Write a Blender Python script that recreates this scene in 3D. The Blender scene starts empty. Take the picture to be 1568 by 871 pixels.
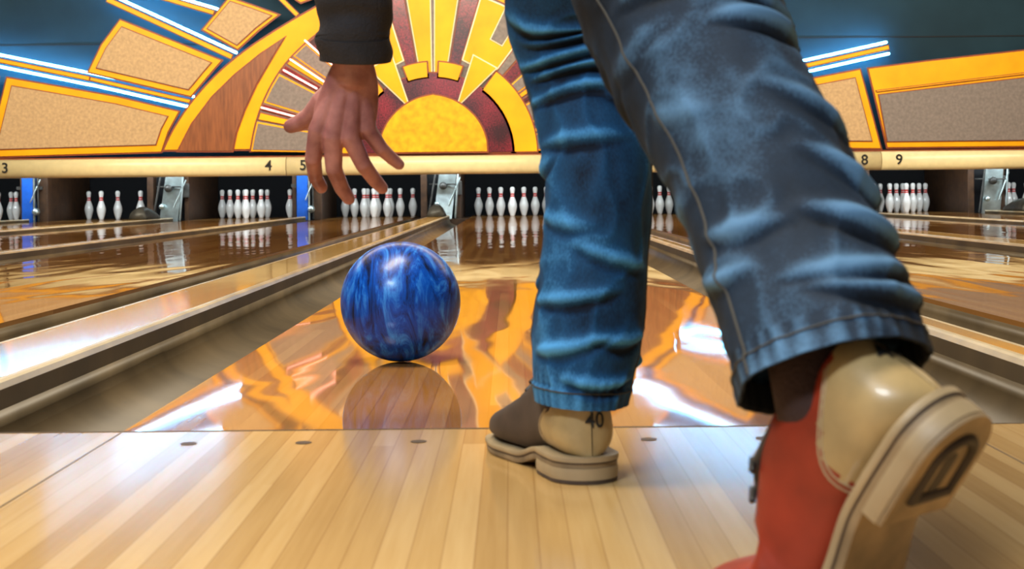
import bpy, bmesh, math, random
from mathutils import Vector, Matrix, noise
from mathutils.bvhtree import BVHTree
scene = bpy.context.scene
COL = scene.collection
try:
    scene.view_settings.view_transform = 'Standard'
    scene.view_settings.look = 'None'
except Exception:
    pass

# ------------------------------------------------------------------ materials
def new_mat(name):
    m = bpy.data.materials.new(name); m.use_nodes = True
    return m, m.node_tree.nodes, m.node_tree.links, m.node_tree.nodes['Principled BSDF']

def simple(name, col, rough=0.5, metal=0.0, var=0.12, scale=12.0, bump=0.0, bscale=80.0, coat=0.0, spec=0.5, detail=4):
    m, N, L, B = new_mat(name)
    tc = N.new('ShaderNodeTexCoord'); nz = N.new('ShaderNodeTexNoise')
    nz.inputs['Scale'].default_value = scale; nz.inputs['Detail'].default_value = detail
    L.new(tc.outputs['Object'], nz.inputs['Vector'])
    r = N.new('ShaderNodeValToRGB')
    r.color_ramp.elements[0].position = 0.3; r.color_ramp.elements[1].position = 0.7
    r.color_ramp.elements[0].color = (*[c*(1-var) for c in col], 1)
    r.color_ramp.elements[1].color = (*[min(1, c*(1+var)) for c in col], 1)
    L.new(nz.outputs['Fac'], r.inputs['Fac']); L.new(r.outputs['Color'], B.inputs['Base Color'])
    B.inputs['Roughness'].default_value = rough; B.inputs['Metallic'].default_value = metal
    B.inputs['Coat Weight'].default_value = coat
    B.inputs['Specular IOR Level'].default_value = spec
    if bump > 0:
        n2 = N.new('ShaderNodeTexNoise'); n2.inputs['Scale'].default_value = bscale; n2.inputs['Detail'].default_value = 5
        L.new(tc.outputs['Object'], n2.inputs['Vector'])
        b = N.new('ShaderNodeBump'); b.inputs['Strength'].default_value = bump; b.inputs['Distance'].default_value = 0.004
        L.new(n2.outputs['Fac'], b.inputs['Height']); L.new(b.outputs['Normal'], B.inputs['Normal'])
    return m

def emissive(name, col, strength):
    m, N, L, B = new_mat(name)
    B.inputs['Base Color'].default_value = (*col, 1)
    B.inputs['Emission Color'].default_value = (*col, 1)
    B.inputs['Emission Strength'].default_value = strength
    return m

def board_mat(name, cols, bw=0.0274, blen=1.3, rough=0.1, wave=0.1, wavescale=(3, 1.2), grain=0.35, fmax=0.7, ior=1.5, wdist=0.004, seamf=0.3):
    m, N, L, B = new_mat(name)
    def math_(op, a, b=None):
        n = N.new('ShaderNodeMath'); n.operation = op
        for i, v in enumerate((a, b)):
            if v is None: continue
            if isinstance(v, (int, float)): n.inputs[i].default_value = v
            else: L.new(v, n.inputs[i])
        return n.outputs[0]
    geo = N.new('ShaderNodeNewGeometry'); sp = N.new('ShaderNodeSeparateXYZ')
    L.new(geo.outputs['Position'], sp.inputs[0])
    xb = math_('MULTIPLY', math_('ADD', sp.outputs['X'], 50.5034), 1/bw)
    ix = math_('FLOOR', xb)
    w1 = N.new('ShaderNodeTexWhiteNoise'); w1.noise_dimensions = '1D'; L.new(ix, w1.inputs['W'])
    yb = math_('FLOOR', math_('ADD', math_('MULTIPLY', sp.outputs['Y'], 1/blen), math_('MULTIPLY', w1.outputs['Value'], 7.0)))
    cb = N.new('ShaderNodeCombineXYZ'); L.new(ix, cb.inputs[0]); L.new(yb, cb.inputs[1])
    w2 = N.new('ShaderNodeTexWhiteNoise'); w2.noise_dimensions = '3D'; L.new(cb.outputs[0], w2.inputs['Vector'])
    mp = N.new('ShaderNodeMapping'); mp.inputs['Scale'].default_value = (130, 5, 1)
    L.new(geo.outputs['Position'], mp.inputs['Vector'])
    off = N.new('ShaderNodeVectorMath'); off.operation = 'ADD'
    L.new(mp.outputs[0], off.inputs[0])
    sc = N.new('ShaderNodeVectorMath'); sc.operation = 'SCALE'; sc.inputs['Scale'].default_value = 30
    L.new(w2.outputs['Color'], sc.inputs[0]); L.new(sc.outputs[0], off.inputs[1])
    g = N.new('ShaderNodeTexNoise'); g.inputs['Scale'].default_value = 1.0; g.inputs['Detail'].default_value = 5
    L.new(off.outputs[0], g.inputs['Vector'])
    f = math_('ADD', math_('MULTIPLY', w2.outputs['Value'], 1-grain), math_('MULTIPLY', g.outputs['Fac'], grain))
    r = N.new('ShaderNodeValToRGB')
    els = r.color_ramp.elements
    els[0].position = 0.05; els[0].color = (*cols[0], 1); els[1].position = 0.95; els[1].color = (*cols[2], 1)
    e = els.new(0.5); e.color = (*cols[1], 1)
    L.new(f, r.inputs['Fac'])
    fr = math_('FRACT', xb)
    d = math_('ABSOLUTE', math_('SUBTRACT', fr, 0.5))
    seam = math_('GREATER_THAN', d, 0.475)
    mx = N.new('ShaderNodeMix'); mx.data_type = 'RGBA'; mx.blend_type = 'MULTIPLY'
    L.new(math_('MULTIPLY', seam, seamf), mx.inputs[0]); L.new(r.outputs['Color'], mx.inputs[6]); mx.inputs[7].default_value = (0.45, 0.3, 0.2, 1)
    L.new(mx.outputs[2], B.inputs['Base Color'])
    B.inputs['Roughness'].default_value = 0.7; B.inputs['Specular IOR Level'].default_value = 0.0
    m2 = N.new('ShaderNodeMapping'); m2.inputs['Scale'].default_value = (wavescale[0], wavescale[1], 1)
    L.new(geo.outputs['Position'], m2.inputs['Vector'])
    n2 = N.new('ShaderNodeTexNoise'); n2.inputs['Scale'].default_value = 1; n2.inputs['Detail'].default_value = 1.5
    n2.inputs['Distortion'].default_value = 0.4
    L.new(m2.outputs[0], n2.inputs['Vector'])
    b = N.new('ShaderNodeBump'); b.inputs['Strength'].default_value = wave; b.inputs['Distance'].default_value = wdist
    L.new(n2.outputs['Fac'], b.inputs['Height'])
    gl = N.new('ShaderNodeBsdfGlossy'); gl.inputs['Roughness'].default_value = rough
    L.new(b.outputs['Normal'], gl.inputs['Normal'])
    fn = N.new('ShaderNodeFresnel'); fn.inputs['IOR'].default_value = ior
    fac = math_('MINIMUM', fn.outputs[0], fmax)
    ms = N.new('ShaderNodeMixShader'); L.new(fac, ms.inputs[0]); L.new(B.outputs[0], ms.inputs[1]); L.new(gl.outputs[0], ms.inputs[2])
    L.new(ms.outputs[0], N['Material Output'].inputs['Surface'])
    return m

M_approach = board_mat('maple_approach', [(0.44, 0.245, 0.075), (0.62, 0.385, 0.145), (0.78, 0.54, 0.25)], rough=0.14, wave=0.18, blen=14.0, wavescale=(6, 1.5), fmax=0.6, ior=1.65, grain=0.45, seamf=0.4)
M_lane = board_mat('varnished_lane', [(0.30, 0.12, 0.028), (0.42, 0.19, 0.05), (0.52, 0.27, 0.085)], rough=0.035, wave=0.50, wavescale=(5.0, 1.1), wdist=0.006, fmax=0.84, ior=2.1, blen=2.5, seamf=0.5)
M_gutter = simple('gutter_plastic', (0.105, 0.074, 0.038), rough=0.45, var=0.4, scale=3, bump=0.05, bscale=30, spec=0.4)
M_cap = board_mat('divider_cap', [(0.46, 0.28, 0.09), (0.52, 0.33, 0.12), (0.56, 0.37, 0.14)], bw=0.3, blen=4, rough=0.07, wave=0.25, wavescale=(4, 0.8), wdist=0.006, fmax=0.6, ior=1.6)
M_capedge = simple('divider_cap_edge', (0.56, 0.46, 0.30), rough=0.35, var=0.25, scale=5)
M_sub = simple('subfloor_dark', (0.03, 0.025, 0.02), rough=0.9)
M_dark = simple('pit_black', (0.004, 0.005, 0.007), rough=0.9)
M_kick = simple('kickback_wood', (0.06, 0.028, 0.012), rough=0.5, var=0.4)
M_bluepost = simple('blue_paint', (0.01, 0.11, 0.55), rough=0.4)
M_steel = simple('brushed_steel', (0.55, 0.66, 0.66), rough=0.3, metal=0.8, var=0.25)
M_mach = simple('machine_grey', (0.07, 0.07, 0.065), rough=0.45, metal=0.4, var=0.4)
M_teal = simple('teal_wall_paint', (0.013, 0.036, 0.054), rough=0.7, var=0.35, scale=0.8, spec=0.15)
M_seam = simple('panel_seam', (0.002, 0.005, 0.009), rough=0.8)
M_ceil = simple('ceiling_paint', (0.10, 0.085, 0.07), rough=0.8)
M_wall = simple('side_wall_paint', (0.22, 0.15, 0.09), rough=0.8)
M_beam = simple('cream_masking', (0.82, 0.69, 0.38), rough=0.3, var=0.06)
M_yel = simple('golden_yellow_paint', (0.98, 0.41, 0.002), rough=0.45, var=0.12, scale=3.0, spec=0.25)
M_sun = simple('sun_amber_paint', (0.90, 0.40, 0.008), rough=0.5, var=0.22, scale=14.0, detail=10, spec=0.25)
M_brn = simple('brown_edge', (0.24, 0.045, 0.006), rough=0.5, var=0.2)
M_beige = simple('beige_speckle', (0.50, 0.33, 0.17), rough=0.7, var=0.16, scale=30, detail=9)
M_gray = simple('grey_speckle', (0.21, 0.175, 0.16), rough=0.7, var=0.18, scale=30, detail=9)
M_white = simple('white_trim', (0.9, 0.76, 0.5), rough=0.4, var=0.05)
M_black = simple('black_paint', (0.01, 0.01, 0.01), rough=0.4)
M_pin = simple('pin_white', (0.80, 0.80, 0.77), rough=0.2, var=0.04, coat=0.5)
M_red = simple('pin_red', (0.6, 0.015, 0.01), rough=0.3)
M_neonb = emissive('neon_blue_white', (0.15, 0.57, 1.0), 65.0)
M_neonp = emissive('neon_pink', (1.0, 0.42, 0.34), 4.0)
M_lamp = emissive('lamp_diffuser', (1.0, 0.9, 0.72), 3.0)

def maroon():
    m, N, L, B = new_mat('maroon_glitter')
    tc = N.new('ShaderNodeTexCoord')
    n = N.new('ShaderNodeTexNoise'); n.inputs['Scale'].default_value = 60; n.inputs['Detail'].default_value = 8
    g = N.new('ShaderNodeTexNoise'); g.inputs['Scale'].default_value = 2.2
    L.new(tc.outputs['Object'], n.inputs['Vector']); L.new(tc.outputs['Object'], g.inputs['Vector'])
    a = N.new('ShaderNodeMath'); a.operation = 'MULTIPLY'
    L.new(n.outputs['Fac'], a.inputs[0]); L.new(g.outputs['Fac'], a.inputs[1])
    r = N.new('ShaderNodeValToRGB'); e = r.color_ramp.elements
    e[0].position = 0.18; e[0].color = (0.035, 0.004, 0.005, 1); e[1].position = 0.42; e[1].color = (0.30, 0.015, 0.028, 1)
    L.new(a.outputs[0], r.inputs['Fac']); L.new(r.outputs['Color'], B.inputs['Base Color'])
    B.inputs['Roughness'].default_value = 0.25
    return m
M_mar = maroon()

def woodgrain(name, c0, c1, sc=(2, 2, 14)):
    m, N, L, B = new_mat(name)
    tc = N.new('ShaderNodeTexCoord'); mp = N.new('ShaderNodeMapping'); mp.inputs['Scale'].default_value = sc
    mp.inputs['Rotation'].default_value = (0, math.radians(28), 0)
    n = N.new('ShaderNodeTexNoise'); n.inputs['Scale'].default_value = 3; n.inputs['Detail'].default_value = 8
    L.new(tc.outputs['Object'], mp.inputs['Vector']); L.new(mp.outputs[0], n.inputs['Vector'])
    r = N.new('ShaderNodeValToRGB'); e = r.color_ramp.elements
    e[0].position = 0.3; e[0].color = (*c0, 1); e[1].position = 0.7; e[1].color = (*c1, 1)
    L.new(n.outputs['Fac'], r.inputs['Fac']); L.new(r.outputs['Color'], B.inputs['Base Color'])
    B.inputs['Roughness'].default_value = 0.4
    return m
M_wood = woodgrain('mahogany_veneer', (0.17, 0.048, 0.012), (0.30, 0.092, 0.024), (14, 2, 1.5))

# ------------------------------------------------------------------ mesh helpers
def add_obj(name, me, mats, parent=None, smooth=False):
    o = bpy.data.objects.new(name, me); COL.objects.link(o)
    for m in (mats if isinstance(mats, (list, tuple)) else [mats]): me.materials.append(m)
    if smooth:
        for p in me.polygons: p.use_smooth = True
    if parent: o.parent = parent
    return o
def empty(name, loc=(0, 0, 0)):
    e = bpy.data.objects.new(name, None); e.location = loc; COL.objects.link(e); e.empty_display_size = 0.1
    bpy.context.view_layer.update()
    return e
def mesh_from(name, V, F, mats, parent=None, smooth=False, midx=None):
    me = bpy.data.meshes.new(name); me.from_pydata([tuple(v) for v in V], [], F); me.update()
    o = add_obj(name, me, mats, parent, smooth)
    if midx:
        for p, i in zip(me.polygons, midx): p.material_index = i
    bm = bmesh.new(); bm.from_mesh(me); bmesh.ops.recalc_face_normals(bm, faces=bm.faces); bm.to_mesh(me); bm.free()
    return o
def box(name, x0, x1, y0, y1, z0, z1, mat, parent=None, bevel=0.0):
    V = [(x, y, z) for x in (x0, x1) for y in (y0, y1) for z in (z0, z1)]
    F = [(0, 1, 3, 2), (4, 6, 7, 5), (0, 4, 5, 1), (2, 3, 7, 6), (0, 2, 6, 4), (1, 5, 7, 3)]
    o = mesh_from(name, V, F, mat, parent)
    if bevel:
        b = o.modifiers.new('b', 'BEVEL'); b.width = bevel; b.segments = 3
    return o
def sweep_y(name, prof, y0, y1, mats, parent=None, midx=None, smooth=False, closed=True):
    n = len(prof)
    V = [(x, y0, z) for x, z in prof] + [(x, y1, z) for x, z in prof]
    F = [(i, (i+1) % n, n+(i+1) % n, n+i) for i in range(n if closed else n-1)]
    mi = list(midx) if midx else [0]*len(F)
    if closed:
        F += [tuple(range(n)), tuple(range(n, 2*n))]; mi += [0, 0]
    return mesh_from(name, V, F, mats, parent, smooth, mi)
def loft(name, rings, mats, parent=None, smooth=True, cap=True, midx=None):
    n = len(rings[0]); V = [v for r in rings for v in r]; F = []
    for j in range(len(rings)-1):
        for i in range(n):
            F.append((j*n+i, j*n+(i+1) % n, (j+1)*n+(i+1) % n, (j+1)*n+i))
    if cap:
        F.append(tuple(range(n))); F.append(tuple(range((len(rings)-1)*n, len(rings)*n)))
    return mesh_from(name, V, F, mats, parent, smooth, midx)
def interp(keys, x):
    if x <= keys[0][0]: return keys[0][1]
    for i in range(len(keys)-1):
        a, b = keys[i], keys[i+1]
        if x <= b[0]:
            p0 = keys[i-1] if i > 0 else a; p3 = keys[i+2] if i+2 < len(keys) else b
            t = (x-a[0])/(b[0]-a[0])
            m1 = (b[1]-p0[1])/(b[0]-p0[0])*(b[0]-a[0]); m2 = (p3[1]-a[1])/(p3[0]-a[0])*(b[0]-a[0])
            return (2*t**3-3*t**2+1)*a[1]+(t**3-2*t**2+t)*m1+(-2*t**3+3*t**2)*b[1]+(t**3-t**2)*m2
    return keys[-1][1]
def tube_rings(pts, radii, n=20, ref=Vector((1, 0, 0)), caps=True, flat=1.0):
    pts = [Vector(p) for p in pts]; rings = []
    P, R, Tn = [], [], []
    for i, p in enumerate(pts):
        t = (pts[min(i+1, len(pts)-1)]-pts[max(i-1, 0)]).normalized()
        P.append(p); R.append(radii[i]); Tn.append(t)
    def ring(c, t, r):
        e1 = (ref - t*ref.dot(t)).normalized(); e2 = t.cross(e1)
        return [c + e1*(r*math.cos(2*math.pi*k/n)) + e2*(r*flat*math.sin(2*math.pi*k/n)) for k in range(n)]
    if caps:
        for a in (0.1, 0.4, 0.75): rings.append(ring(P[0]-Tn[0]*R[0]*math.cos(a*math.pi/2), Tn[0], R[0]*math.sin(a*math.pi/2)))
    for p, r, t in zip(P, R, Tn): rings.append(ring(p, t, r))
    if caps:
        for a in (0.75, 0.4, 0.1): rings.append(ring(P[-1]+Tn[-1]*R[-1]*math.cos(a*math.pi/2), Tn[-1], R[-1]*math.sin(a*math.pi/2)))
    return rings
def tube(name, pts, radii, mat, parent=None, n=16, ref=Vector((1, 0, 0)), flat=1.0):
    if isinstance(radii, (int, float)): radii = [radii]*len(pts)
    t = (Vector(pts[-1])-Vector(pts[0])).normalized()
    if abs(t.dot(ref)) > 0.9: ref = Vector((0, 0, 1))
    return loft(name, tube_rings(pts, radii, n, ref, True, flat), mat, parent)
def join(objs, name, parent=None):
    dg = bpy.context.evaluated_depsgraph_get()
    bm = bmesh.new(); mats = []
    for o in objs:
        dg.update()
        ev = o.evaluated_get(dg); me = ev.to_mesh()
        idx = []
        for m in o.data.materials:
            if m not in mats: mats.append(m)
            idx.append(mats.index(m))
        b0 = len(bm.faces); v0 = len(bm.verts)
        bm.from_mesh(me); bm.faces.ensure_lookup_table(); bm.verts.ensure_lookup_table()
        for f in bm.faces[b0:]: f.material_index = idx[f.material_index] if idx else 0
        mw = o.matrix_world
        for v in bm.verts[v0:]: v.co = mw @ v.co
        ev.to_mesh_clear()
    me = bpy.data.meshes.new(name); bm.to_mesh(me); bm.free()
    for o in objs: bpy.data.objects.remove(o, do_unlink=True)
    return add_obj(name, me, mats, parent)

# ------------------------------------------------------------------ layout
FOUL = 2.02; PIN_Y = FOUL + 18.288; DECK_END = PIN_Y + 1.15; MASK_Y = 18.25
LW = 1.0668; GW = 0.255; WIDE = 1.80; NARROW = 1.66
C6 = 0.03
centers = {6: C6, 5: C6-WIDE, 4: C6-WIDE-NARROW, 3: C6-2*WIDE-NARROW, 2: C6-2*WIDE-2*NARROW, 1: C6-3*WIDE-2*NARROW,
           7: C6+NARROW, 8: C6+NARROW+WIDE, 9: C6+2*NARROW+WIDE, 10: C6+2*NARROW+2*WIDE}
order = sorted(centers, key=lambda k: centers[k])
XL = centers[1]-1.2; XR = centers[10]+1.2
KB = DECK_END-1.58
GE = KB-0.32

# room shell
box('floor', XL, XR, -3.5, FOUL, -0.14, 0.0, M_approach)
box('subfloor', XL, XR, FOUL, 23.0, -0.20, -0.14, M_sub)
box('ceiling', XL, XR, -3.5, 23.0, 4.6, 4.7, M_ceil)
box('wall_left', XL-0.12, XL, -3.5, 23.0, -0.14, 4.7, M_wall)
box('wall_right', XR, XR+0.12, -3.5, 23.0, -0.14, 4.7, M_wall)
box('wall_back', XL, XR, 22.9, 23.0, -0.14, 4.7, M_dark)
WALLY = MASK_Y + 0.29
box('wall_front', XL, XR, WALLY, WALLY+0.08, 0.72, 4.6, M_teal)
for i, z in enumerate((2.10, 3.05)):
    box('trim_%d' % (i+1), XL, XR, WALLY-0.008, WALLY-0.001, z, z+0.016, M_seam)
box('foul_line', XL, XR, FOUL-0.005, FOUL+0.0, -0.02, 0.0006, M_kick)

for k in order:
    cx = centers[k]
    box('bowling_lane', cx-LW/2, cx+LW/2, FOUL, DECK_END, -0.06, 0.0, M_lane)
    for sgn in (-1, 1):
        xa = cx+sgn*(LW/2+0.001); prof = []
        for j in range(17):
            a = math.pi*j/16
            prof.append((xa+sgn*(GW/2)*(1-math.cos(a)), -0.012-0.088*math.sin(a)**0.8))
        prof2 = [(x, z-0.012) for x, z in reversed(prof)]
        o = sweep_y('lane_gutter', prof+prof2, FOUL+0.001, GE, M_gutter)
        for p in o.data.polygons: p.use_smooth = len(p.vertices) == 4
for a, b in zip(order[:-1], order[1:]):
    x0 = centers[a]+LW/2+GW+0.002; x1 = centers[b]-LW/2-GW-0.002
    t = 0.030; e = min(0.020, (x1-x0)*0.3)
    prof = [(x0, -0.12), (x0, t-0.012), (x0+0.004, t-0.003), (x0+0.010, t), (x0+e, t), (x1-e, t), (x1-0.010, t), (x1-0.004, t-0.003), (x1, t-0.012), (x1, -0.12)]
    sweep_y('lane_divider', prof, FOUL+0.001, GE, [M_gutter, M_capedge, M_cap], midx=[0, 1, 1, 1, 2, 1, 1, 1, 0, 0])

dots = empty('approach_markers')
for cxk in (5, 6, 7):
    for j in (-3, -2, -1, 0, 1, 2, 3):
        x = centers[cxk]-0.004+j*0.141; V = [(x+0.010*math.cos(a*math.pi/10), 1.915+0.012*math.sin(a*math.pi/10), 0.0006) for a in range(20)]
        mesh_from('dot', V, [tuple(range(20))], M_kick, dots)
for k in order:
    for s in (-1, 1):
        x = centers[k]+s*LW/2
        box('seam', x-0.001, x+0.001, -3.4, FOUL-0.01, -0.002, 0.0004, M_kick, dots)

# ------------------------------------------------------------------ pins
prof = [(0, 0.0), (0.026, 0.0), (0.0285, 0.006), (0.037, 0.03), (0.0455, 0.06), (0.052, 0.085), (0.0578, 0.114), (0.059, 0.135), (0.056, 0.16), (0.049, 0.185), (0.040, 0.21),
        (0.031, 0.235), (0.0262, 0.25), (0.0242, 0.256), (0.0232, 0.268), (0.0232, 0.276), (0.0236, 0.285), (0.0244, 0.295), (0.0268, 0.310), (0.0308, 0.330), (0.0325, 0.343), (0.0318, 0.356), (0.0275, 0.369), (0.018, 0.378), (0.008, 0.3808), (0, 0.381)]
def pin_geo(cx, cy, V, F, MI, n=20):
    b = len(V)
    for r, z in prof:
        for k in range(n):
            a = 2*math.pi*k/n; V.append((cx+max(r, 1e-4)*math.cos(a), cy+max(r, 1e-4)*math.sin(a), z+0.0005))
    for j in range(len(prof)-1):
        red = 0.252 < (prof[j][1]+prof[j+1][1])/2 < 0.266 or 0.279 < (prof[j][1]+prof[j+1][1])/2 < 0.292
        for k in range(n):
            F.append((b+j*n+k, b+j*n+(k+1) % n, b+(j+1)*n+(k+1) % n, b+(j+1)*n+k)); MI.append(1 if red else 0)
q = 0.3048/2; rh = 0.264
pinpos = {1: (0, 0), 2: (-q, rh), 3: (q, rh), 4: (-2*q, 2*rh), 5: (0, 2*rh), 6: (2*q, 2*rh), 7: (-3*q, 3*rh), 8: (-q, 3*rh), 9: (q, 3*rh), 10: (3*q, 3*rh)}
for k in order:
    use = {3: (7, 2, 5, 6), 4: (1, 2, 3, 4, 5, 7, 8, 9, 10)}.get(k, tuple(range(1, 11)))
    V, F, MI = [], [], []
    for p in use:
        pin_geo(centers[k]+pinpos[p][0], PIN_Y+pinpos[p][1], V, F, MI)
    mesh_from('bowling_pins', V, F, [M_pin, M_red], None, True, MI)

# ------------------------------------------------------------------ pin deck machinery
for a, b in zip(order[:-1], order[1:]):
    x0 = centers[a]+0.66; x1 = centers[b]-0.66; xc = (x0+x1)/2
    wide = (centers[b]-centers[a]) > 1.7
    e = empty('pinsetter_kickback')
    y0 = KB
    box('base', centers[a]+LW/2+0.002, centers[b]-LW/2-0.002, GE+0.01, 21.9, -0.12, -0.02, M_kick, e)
    box('panel_left', x0, x0+0.05, y0, 21.9, -0.02, 1.5, M_kick, e)
    box('panel_right', x1-0.05, x1, y0, 21.9, -0.02, 1.5, M_kick, e)
    box('core', x0+0.05, x1-0.05, y0+0.10, 21.8, -0.02, 1.5, M_dark, e)
    if wide:
        V = [(xc-0.02, y0-0.10, 0.60), (xc+0.20, y0-0.10, 0.60), (xc+0.13, y0-0.16, -0.02), (xc-0.10, y0-0.16, -0.02),
             (xc-0.02, y0-0.07, 0.60), (xc+0.20, y0-0.07, 0.60), (xc+0.13, y0-0.13, -0.02), (xc-0.10, y0-0.13, -0.02)]
        F = [(0, 1, 2, 3), (4, 5, 6, 7), (0, 1, 5, 4), (1, 2, 6, 5), (2, 3, 7, 6), (3, 0, 4, 7)]
        mesh_from('lift_plate', V, F, M_steel, e)
        tube('rail_a', [(xc-0.06, y0-0.2, 0.60), (xc-0.16, y0-0.25, 0.0)], 0.012, M_mach, e, 8)
        tube('rail_b', [(xc+0.22, y0-0.2, 0.60), (xc+0.18, y0-0.25, 0.0)], 0.012, M_steel, e, 8)
        tube('rail_c', [(xc-0.15, y0-0.05, 0.42), (xc+0.22, y0-0.2, 0.42)], 0.010, M_mach, e, 8)
        tube('rail_d', [(xc+0.24, y0-0.16, 0.50), (xc+0.10, y0-0.22, 0.16)], 0.009, M_steel, e, 8)
        tube('pulley', [(xc+0.03, y0-0.18, 0.40), (xc+0.03, y0-0.22, 0.40)], 0.05, M_mach, e, 16)
        tube('pulley', [(xc-0.05, y0-0.20, 0.17), (xc-0.05, y0-0.24, 0.17)], 0.035, M_steel, e, 16)
        box('motor_box', xc+0.12, xc+0.26, y0-0.06, y0-0.005, 0.28, 0.46, M_mach, e, 0.01)
        box('side_box', x0-0.02, x0+0.06, y0-0.12, y0-0.02, -0.02, 0.62, M_kick, e, 0.008)
        rings = []
        for i in range(10):
            u = i/9; yy = 18.15+u*0.75; h = 0.03+0.12*math.sin(math.pi*min(1, u*0.6+0.28)); w_ = 0.10
            rings.append([Vector((xc+w_*math.cos(math.pi*j/12), yy, 0.031+(h*math.sin(math.pi*j/12)))) for j in range(13)]+[Vector((xc, yy, 0.031))])
        loft('ball_return_hood', rings, M_mach, None)
    else:
        box('post', xc-0.085, xc+0.055, y0-0.22, y0-0.05, -0.02, 0.80, M_bluepost, e, 0.01)
        box('post_edge', xc+0.06, xc+0.08, y0-0.22, y0-0.18, -0.02, 0.80, M_steel, e)
        tube('rod', [(xc+0.11, y0-0.2, 0.75), (xc+0.12, y0-0.2, 0.0)], 0.012, M_mach, e, 8)
        tube('rod_b', [(xc+0.14, y0-0.19, 0.52), (xc+0.03, y0-0.24, 0.24)], 0.008, M_steel, e, 8)
        tube('pulley', [(xc+0.10, y0-0.26, 0.12), (xc+0.10, y0-0.22, 0.12)], 0.045, M_steel, e, 16)
        box('bracket', xc-0.16, xc+0.16, y0-0.18, y0-0.06, 0.40, 0.44, M_mach, e)
        box('side_box', x1-0.06, x1+0.05, y0-0.14, y0-0.02, -0.02, 0.62, M_kick, e, 0.008)
box('pit_curtain', XL, XR, 21.95, 22.0, -0.14, 2.0, M_dark)

# ------------------------------------------------------------------ masking beam
bm_e = empty('masking_unit')
UW = WIDE+NARROW
def beam(x0, x1):
    pr = []
    z0, z1 = 0.528, 0.746; zc = (z0+z1)/2; hh = (z1-z0)/2
    for j in range(17):
        a = -math.pi/2+math.pi*j/16
        pr.append((-0.11*math.cos(a)**0.6 if math.cos(a) > 1e-6 else 0.0, zc+hh*math.sin(a)))
    pr += [(0.10, z1), (0.10, z0)]
    V = [(x0, MASK_Y+y, z) for y, z in pr]+[(x1, MASK_Y+y, z) for y, z in pr]; n = len(pr)
    F = [(i, (i+1) % n, n+(i+1) % n, n+i) for i in range(n)]+[tuple(range(n)), tuple(range(n, 2*n))]
    o = mesh_from('rail', V, F, M_beam, bm_e)
    for p in o.data.polygons: p.use_smooth = len(p.vertices) == 4
    return o
B0 = C6-WIDE-NARROW/2
for i in range(-2, 4):
    x0 = max(XL, B0+i*UW+0.004); x1 = min(XR, B0+(i+1)*UW-0.004)
    if x1 > x0: beam(x0, x1)
def text_mesh(s, size, mat, parent, name='label', ext=0.002):
    cu = bpy.data.curves.new(name, 'FONT'); cu.body = s; cu.size = size; cu.extrude = ext; cu.align_x = 'CENTER'; cu.align_y = 'CENTER'; cu.offset = size*0.015
    o = bpy.data.objects.new(name, cu); COL.objects.link(o)
    dg = bpy.context.evaluated_depsgraph_get(); dg.update()
    me = bpy.data.meshes.new_from_object(o.evaluated_get(dg)); bpy.data.objects.remove(o, do_unlink=True)
    return add_obj(name, me, mat, parent)
for i in range(-2, 4):
    xb = B0+i*UW
    for n, dx in ((4+2*i, -0.20), (5+2*i, 0.20)):
        if 1 <= n <= 10 and XL < xb+dx < XR:
            o = text_mesh(str(n), 0.165, M_black, bm_e, 'lane_number')
            o.rotation_euler = (math.pi/2, 0, 0); o.location = (xb+dx, MASK_Y-0.112, 0.642)
box('ledge', XL, XR, MASK_Y-0.03, MASK_Y+0.20, 0.746, 0.760, M_brn, bm_e)

# ------------------------------------------------------------------ sunburst mural
mural = empty('sunburst_mural')
U = 1/131.0; MX = -0.885; MZ = 0.762
def art(x, y): return (x-665, 237-y-0.0096*(x-665))
def area2(p): return sum(p[i][0]*p[(i+1) % len(p)][1]-p[(i+1) % len(p)][0]*p[i][1] for i in range(len(p)))
def inset(p, d):
    if area2(p) < 0: p = p[::-1]
    n = len(p); out = []
    for i in range(n):
        a = Vector(p[i-1]); b = Vector(p[i]); c = Vector(p[(i+1) % n])
        e1 = (b-a).normalized(); e2 = (c-b).normalized()
        n1 = Vector((-e1.y, e1.x)); n2 = Vector((-e2.y, e2.x))
        m = n1+n2
        if m.length < 1e-4: out.append(tuple(b+n1*d)); continue
        m.normalize(); k = d/max(0.35, m.dot(n1)); out.append(tuple(b+m*k))
    return out
def flat(name, p, layer, mat, th=0.012):
    if area2(p) < 0: p = p[::-1]
    y1 = MASK_Y+0.10-layer*0.011; y0 = y1-th
    V = [(MX+a*U, y0, MZ+b*U) for a, b in p]+[(MX+a*U, y1, MZ+b*U) for a, b in p]; n = len(p)
    F = [tuple(range(n)), tuple(range(2*n-1, n-1, -1))]+[(i, (i+1) % n, n+(i+1) % n, n+i) for i in range(n)]
    return mesh_from(name, V, F, mat, mural)
def both(fn, p, *a, **k):
    fn(p, *a, **k); fn([(-u, v) for u, v in p][::-1], *a, **k)
def framed(p, name, edge=2.5, border=8, fill=None, layer=0, ymat=None):
    flat(name+'_edge', p, layer, M_brn)
    q1 = inset(p, edge); flat(name+'_frame', q1, layer+1, ymat or M_yel)
    if fill:
        flat(name+'_line', inset(q1, border-1.5), layer+2, M_brn)
        flat(name+'_panel', inset(q1, border), layer+3, fill)
def smooth_poly(pts, n=6):
    out = []
    for i in range(len(pts)-1):
        p0 = pts[max(i-1, 0)]; p1 = pts[i]; p2 = pts[i+1]; p3 = pts[min(i+2, len(pts)-1)]
        for j in range(n):
            t = j/n
            out.append(tuple(0.5*((2*p1[c])+(-p0[c]+p2[c])*t+(2*p0[c]-5*p1[c]+4*p2[c]-p3[c])*t*t+(-p0[c]+3*p1[c]-3*p2[c]+p3[c])*t**3) for c in (0, 1)))
    out.append(tuple(pts[-1])); return out
def symm(left):
    r = [(-u, v) for u, v in left[:-1]][::-1]
    return left+r
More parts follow.
